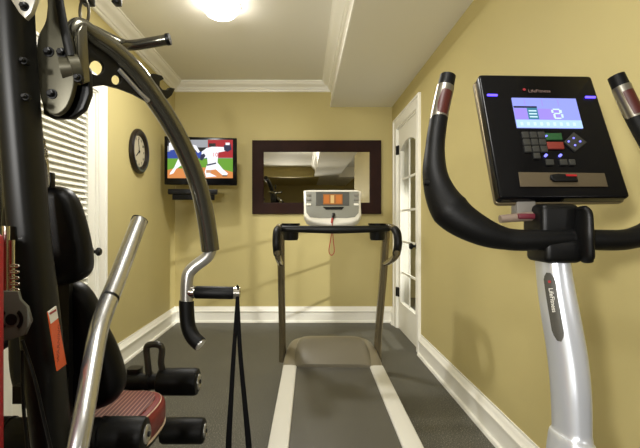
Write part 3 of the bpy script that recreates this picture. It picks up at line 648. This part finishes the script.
# press arms, one on each side
ap = Plane((-.52, .98, H), (.22, .42, 0), (0, 0, 1))
armp = [(73, 40), (74, 31), (80, 27), (92, 36), (112, 50), (131, 68), (147, 88), (168, 119), (185, 151), (199, 187), (206.5, 222), (210.5, 250)]
def press(fn, full):
    b = MB(); pts = fn([ap.at(*q) for q in armp]); b.tube(pts, [.014, .018, .021, .024, .026, .027, .027, .027, .0275, .028, .0285, .029], n=6, seg=24); a = b.build('press_arm', armM, t)
    low = fn([P(212, 246, 1.41), P(207, 257, 1.40), P(193, 268, 1.39), P(187.5, 278, 1.385), P(186.5, 305, 1.38), P(188, 325, 1.375), P(193, 337, 1.365), P(201, 345, 1.355)])
    b = MB(); b.tube(low, .0195, n=6, seg=20); ho_ = b.build('handle_tube', satin, a)
    b = MB(); b.tube(fn([P(186.6, 301, 1.381), P(186.5, 305, 1.38), P(188, 325, 1.375), P(193, 337, 1.365), P(200, 344, 1.356)]), .0235, n=6, seg=20); b.build('down_grip', rubber, ho_)
    bar = fn([P(189, 292, 1.385), P(240, 293, 1.385)]); b = MB(); b.cyl(bar[0], bar[1], .0165); b.cyl(bar[1], bar[1] + (bar[0] - bar[1]).normalized() * .018, .0195); b.cyl(bar[0] - Vector((.0, 0, 0)), bar[0] + (bar[1] - bar[0]).normalized() * .018, .021); cb = b.build('handle_bar', chrome, a)
    b = MB(); g_ = fn([P(195, 292.2, 1.385), P(234, 293, 1.385)]); b.cyl(g_[0], g_[1], .0205, bev=.004); b.build('bar_grip', rubber, cb)
press(lambda q: q, True)
def gm(pts): return [Vector((2 * GX - p.x, p.y, p.z)) for p in pts]
press(gm, False)
# gusset with two holes, catch hook
sc = lambda L: [(60 + x / 4.075, y / 4.075) for x, y in L]
out = [ap.uv(*q) for q in sc(((62, 110), (80, 95), (110, 105), (200, 175), (280, 245), (335, 320), (348, 412), (300, 385), (240, 362), (180, 347), (110, 357), (100, 350), (92, 300), (72, 200)))]
def pxcirc(px, py, r): return [ap.uv(px + r * math.cos(2 * math.pi * i / 28), py + r * math.sin(2 * math.pi * i / 28)) for i in range(28)]
b = MB(); b.plate([out, pxcirc(95.5, 68, 7.4), pxcirc(115.3, 80, 4.9)], .010, ap.m, bev=.0012); gus = b.build('gusset_plate', blackp, t)
b = MB(); b.tube([ap.at(*q, .006) for q in ((117, 70), (127, 81), (137, 92), (147, 101))], .006, n=5, seg=12); b.build('gusset_edge_rod', satin, t)
c2 = lambda L: [ap.uv(100 + x / 3.556, y / 3.556) for x, y in L]
b = MB(); b.plate([c2(((120, 285), (150, 268), (185, 262), (215, 270), (222, 282), (208, 290), (207, 308), (218, 320), (236, 322), (245, 312), (262, 316), (250, 340), (236, 352), (215, 350), (190, 330)))], .012, ap.m, bev=.001); b.build('catch_hook', blackp, t)
# vertical arm spine beside the hub
b = MB(); b.plate([[ap.uv(*q) for q in ((70, 34), (74, 27), (80, 28), (83, 84), (76, 86), (72, 80))]], .03, ap.m @ Matrix.Translation((0, 0, .012)), bev=.004); b.build('arm_lug', armM, t)
bolt(78, 78, .945, t, .009)
# high handle bar
b = MB(); b.tube([P(74, 26, 1.22), P(92, 30, 1.25), P(107, 37, 1.28), P(122, 44, 1.3), P(135, 45, 1.3), P(168, 39.5, 1.3)], .0155, n=6, seg=20); hbv = b.build('high_handle', armM, t)
b = MB(); b.cyl(P(166.5, 39.6, 1.3), P(170, 39, 1.3), .0175); b.build('end_cap', blackp, hbv)
# cable, carabiner, pulley brackets
b = MB(); b.tube([P(84, -60, 1.06), P(84, -2, 1.06)], .004, n=1, seg=10); cbl = b.build('lat_cable', blackp, t)
def link(b, c, a, h, r, rotz=0):
    b.tube([c + Vector((a * math.cos(2 * math.pi * i / 16) * math.cos(rotz), a * math.cos(2 * math.pi * i / 16) * math.sin(rotz), h * math.sin(2 * math.pi * i / 16))) for i in range(17)], r, n=2, seg=10, closed=True)
b = MB(); link(b, P(84.3, 12, 1.06), .011, .032, .0036); link(b, P(84.8, -4, 1.06), .008, .016, .003, 1.4); b.build('carabiner', mat('dark_steel', (92, 88, 78), .3, .8), cbl)
b = MB(); b.box(tuple(P(79, 1.5, 1.08)), tuple(P(90, -12, 1.08) + Vector((0, .03, 0))), bev=.003); b.build('cable_stop', blackp, t)
b = MB(); b.box(tuple(P(111, 2, 1.2)), tuple(P(118, -20, 1.2) + Vector((0, .03, 0))), bev=.003); b.tube([P(84, -60, 1.06), P(114.5, -18, 1.21)], .012, n=1); b.build('upper_hanger', blackp, t)
# backrest pads
def pad(y, tilt, pts, th, mt=vinyl, name='back_pad'):
    cxp = sum(p[0] for p in pts) / len(pts); cyp = sum(p[1] for p in pts) / len(pts)
    p_ = Plane(P(cxp, cyp, y), (1, 0, 0), (0, math.sin(tilt), math.cos(tilt)))
    b = MB(); b.plate([[p_.uv(*q) for q in pts]], th, p_.m, bev=th * .42, smooth=True, res=5); return b.build(name, mt, t), p_
pad(1.09, -.10, ((45, 186), (62, 187), (72, 193), (80, 207), (88, 235), (92, 262), (89, 274), (79, 281), (60, 285), (28, 285), (10, 276), (5, 245), (5, 222), (9, 202), (25, 189)), .07)
lo_, lpl = pad(1.20, -.14, ((35, 285), (68, 281), (84, 286), (96, 302), (105, 325), (117, 350), (125, 378), (121, 394), (108, 404), (80, 411), (52, 413), (30, 405), (16, 382), (12, 345), (17, 303)), .075)
b = MB(); b.box((GX - .02, .98, .93), (GX + .02, 1.16, .97)); b.box((GX - .02, .98, .66), (GX + .02, 1.18, .70)); b.box((GX - .03, 1.125, .56), (GX + .03, 1.145, 1.10)); b.build('pad_bracket', charcoal, t)
# seat
sx_, sy_, sz_ = -.640, 1.33, .50
so = [(-.10, .15), (-.14, .145), (-.175, .11), (-.19, .04), (-.18, -.08), (-.14, -.15), (-.08, -.17), (.08, -.17), (.14, -.15), (.18, -.08), (.19, .04), (.175, .11), (.14, .145), (.10, .15)]
ms = Matrix.Translation((sx_, sy_, sz_))
b = MB(); b.plate([so], .085, ms @ Matrix.Translation((0, 0, -.0425)), bev=.026, smooth=True, res=4); st_ = b.build('seat', maroon, t)
b = MB(); b.plate([[(x * .84, y * .86) for x, y in so]], .008, ms @ Matrix.Translation((0, 0, .0)), bev=.003, smooth=True); b.build('seat_insert', stripeM, st_)
def ring(b, L, z, r, s=1):
    q = [Vector((sx_ + x * s, sy_ + y * s, z)) for x, y in L]; q.append(q[0]); b.tube(q, r, n=4, seg=8, closed=True)
b = MB(); ring(b, so, sz_ - .006, .003, .93); ring(b, so, sz_ - .078, .004, .985); b.build('piping', mat('piping_cream', (200, 176, 150), .5), st_)
b = MB(); b.plate([[(x * .96, y * .96) for x, y in so]], .014, ms @ Matrix.Translation((0, 0, -.093)), smooth=True, bev=.002); b.build('seat_board', blackp, st_)
b = MB(); b.box((GX - .03, 1.28, .05), (GX + .03, 1.35, .40), bev=.005); b.box((GX - .03, 1.25, .34), (GX + .03, 1.66, .395), bev=.005); b.build('seat_frame', charcoal, t)
# leg station with foam rollers
b = MB(); b.tube([Vector((GX, 1.64, .52)), Vector((GX, 1.64, .40)), Vector((GX, 1.66, .24))], .026, n=2, power=4); b.build('leg_lever', charcoal, t)
def roller(a, bb, r):
    b = MB(); b.cyl(a, bb, r, bev=.012, seg=32); f = b.build('foam_roller', foam, t)
    d = (Vector(bb) - Vector(a)).normalized(); b = MB(); m = Matrix.Translation(bb) @ d.to_track_quat('Z', 'Y').to_matrix().to_4x4()
    b.lathe([(0, -.01), (r * .56, -.01), (r * .56, .003), (r * .42, .006), (r * .30, .003), (r * .2, .004), (0, .004)], m, 24); b.lathe([(0, .0), (r * .18, .0), (r * .15, .009), (0, .009)], m, 6, 1); b.build('roller_cap', [satin, blackp], f); return f
zu, zl = .474, .270
for s in (-1, 1):
    roller((GX + s * .095, 1.62, zu), (GX + s * .248, 1.62, zu), .050)
    roller((GX + s * .095, 1.66, zl), (GX + s * .262, 1.66, zl), .048)
    roller((GX + s * .12, 1.12, .523), (GX + s * .235, 1.12, .523), .043)
b = MB(); b.cyl((GX - .24, 1.62, zu), (GX + .24, 1.62, zu), .03); b.cyl((GX + .055, 1.62, zu), (GX + .068, 1.62, zu), .037); b.build('roller_axle', blackp, t)
b = MB(); b.cyl((GX - .25, 1.66, zl), (GX + .25, 1.66, zl), .016); b.build('roller_axle', blackp, t)
b = MB(); b.cyl((GX - .13, 1.12, .52), (GX + .13, 1.12, .52), .043, seg=32); b.cyl((GX + .118, 1.12, .52), (GX + .122, 1.12, .52), .0465, seg=32); b.cyl((GX - .122, 1.12, .52), (GX - .118, 1.12, .52), .0465, seg=32); b.build('rear_axle', foam, t)
b = MB(); b.tube([P(149.5, 382, 1.62), P(148, 364, 1.61), P(146.5, 350, 1.61), P(149, 345, 1.61), P(158, 344.5, 1.61), P(162, 349, 1.61), P(161, 362, 1.61), P(163.5, 374, 1.62)], .0125, n=5, seg=14); b.build('pull_pin_handle', mat('grip_charcoal', (60, 58, 52), .35, .3), t)
# silver side arm
b = MB(); b.tube([P(139.5, 221, 1.30), P(129.5, 247, 1.235), P(117, 280, 1.155), P(103.5, 314, 1.07), P(97, 338, 1.015), P(89, 384, .94), P(78, 448, .86), Vector((-.46, .80, .45)), Vector((-.52, .72, .30))], [.0235, .0235, .0235, .023, .022, .0215, .0205, .0205, .0205], n=6, seg=28); sa = b.build('side_arm', mat('brushed_steel', (200, 200, 200), .27, .92), t)
b = MB(); b.cyl(P(138.5, 223, 1.298), P(140.2, 219.5, 1.305), .0245); b.build('tube_end', blackp, sa); b = MB(); b.cyl(P(109.3, 299.5, 1.106), P(110.3, 297, 1.112), .0236); b.build('tube_ring', blackp, sa)
b = MB(); b.tube([Vector((-.52, .72, .30)), Vector((GX, .66, .20))], .025, n=1); b.build('side_arm_mount', charcoal, t)
# weight stack tower with red guard, rods, plate
b = MB(); b.box((-.80, .60, .06), (-.553, .80, 1.055), bev=.012, seg=3); b.build('stack_guard', redM, t)
for px in (6.5, 12): b = MB(); b.cyl(P(px, 292, .875), P(px, 226 if px < 8 else 240, .875), .006 if px > 8 else .008); b.build('guide_rod', chrome, t)
b = MB()
for k in range(5): link(b, P(14.5, 266 + k * 6, .87), .009, .0028, .0018)
b.build('spring', chrome, t)
kp = Plane(P(14, 315, .865), (1, 0, 0), (0, 0, 1)); ks = lambda L: [kp.uv(x / 4.975, 260 + y / 4.975) for x, y in L]
b = MB(); b.plate([ks(((-30, 155), (95, 155), (105, 195), (140, 230), (160, 300), (130, 370), (60, 395), (-30, 405)))], .008, kp.m, bev=.0012); lg = b.build('cable_plate', mat('plate_grey', (96, 96, 84), .45, .3), t)
cc = kp.uv(13, 319); b = MB(); b.plate([circ(*cc, .0115)], .004, kp.m @ Matrix.Translation((0, 0, .004)))
for s in (0, math.pi):
    arcp = [(cc[0] + r * math.cos(a + s), cc[1] + r * math.sin(a + s)) for r, rng in ((.024, range(0, 9)), (.017, range(8, -1, -1))) for a in [math.radians(-50 + 12.5 * i) for i in rng]]
    b.plate([arcp], .004, kp.m @ Matrix.Translation((0, 0, .004)))
b.build('plate_emblem', blackp, lg)
b = MB(); b.tube([P(22, 340, .86), P(35, 380, .87), P(44, 420, .89), P(56, 470, .9)], .0035, n=4, seg=8); b.build('pulley_cable', blackp, t)
b = MB(); b.tube([P(22, 350, .89), P(23, 400, .88), P(28, 455, .87)], .0035, n=4, seg=8); b.build('pulley_cable', blackp, t)
b = MB(); b.tube([P(36, 118, .99), P(44, 150, 1.0), P(46, 165, 1.0), P(47, 186, 1.03)], .006, n=4, seg=10, mi=0)
for k in range(4): link(b, P(43 + k * .9, 142 + k * 5, .99), .005, .007, .0022, k * 1.5)
b.build('back_cable', chrome, t)
b = MB(); b.box(tuple(P(41, 188, 1.04)), tuple(P(51, 172, 1.04) + Vector((0, .02, 0))), bev=.003); b.build('cable_end', blackp, t)

# strap hanging from the handle
tp_ = P(237.5, 293, 1.385); R_ = .0205
pts = [tp_ + Vector((0, 0, R_ + .001)), tp_ + Vector((-.002, R_ * .8, R_ * .3)), tp_ + Vector((-.003, R_ * .7, -.03)), P(234, 350, 1.39), P(231, 400, 1.39), P(228.5, 450, 1.39), P(230, 490, 1.39), P(240, 500, 1.38), P(250, 488, 1.37), P(249, 450, 1.37), P(244.5, 400, 1.37), P(240, 350, 1.37), tp_ + Vector((.003, -R_ * .7, -.03)), tp_ + Vector((.002, -R_ * .8, R_ * .3)), tp_ + Vector((0, 0, R_ + .001))]
rr_ = [.006, .006, .006, .007, .008, .010, .011, .011, .011, .010, .008, .007, .006, .006, .006]
b = MB(); b.tube(pts, rr_, ry=.0018, n=5, seg=10, up=(0.05, 1, 0), closed=True); tag(b.build('ankle_strap', mat('black_webbing', (9, 9, 9), .8, spec=.1, bump=.2, bscale=600)), 'long black webbing strap looped over the gym handle bar', 'strap')
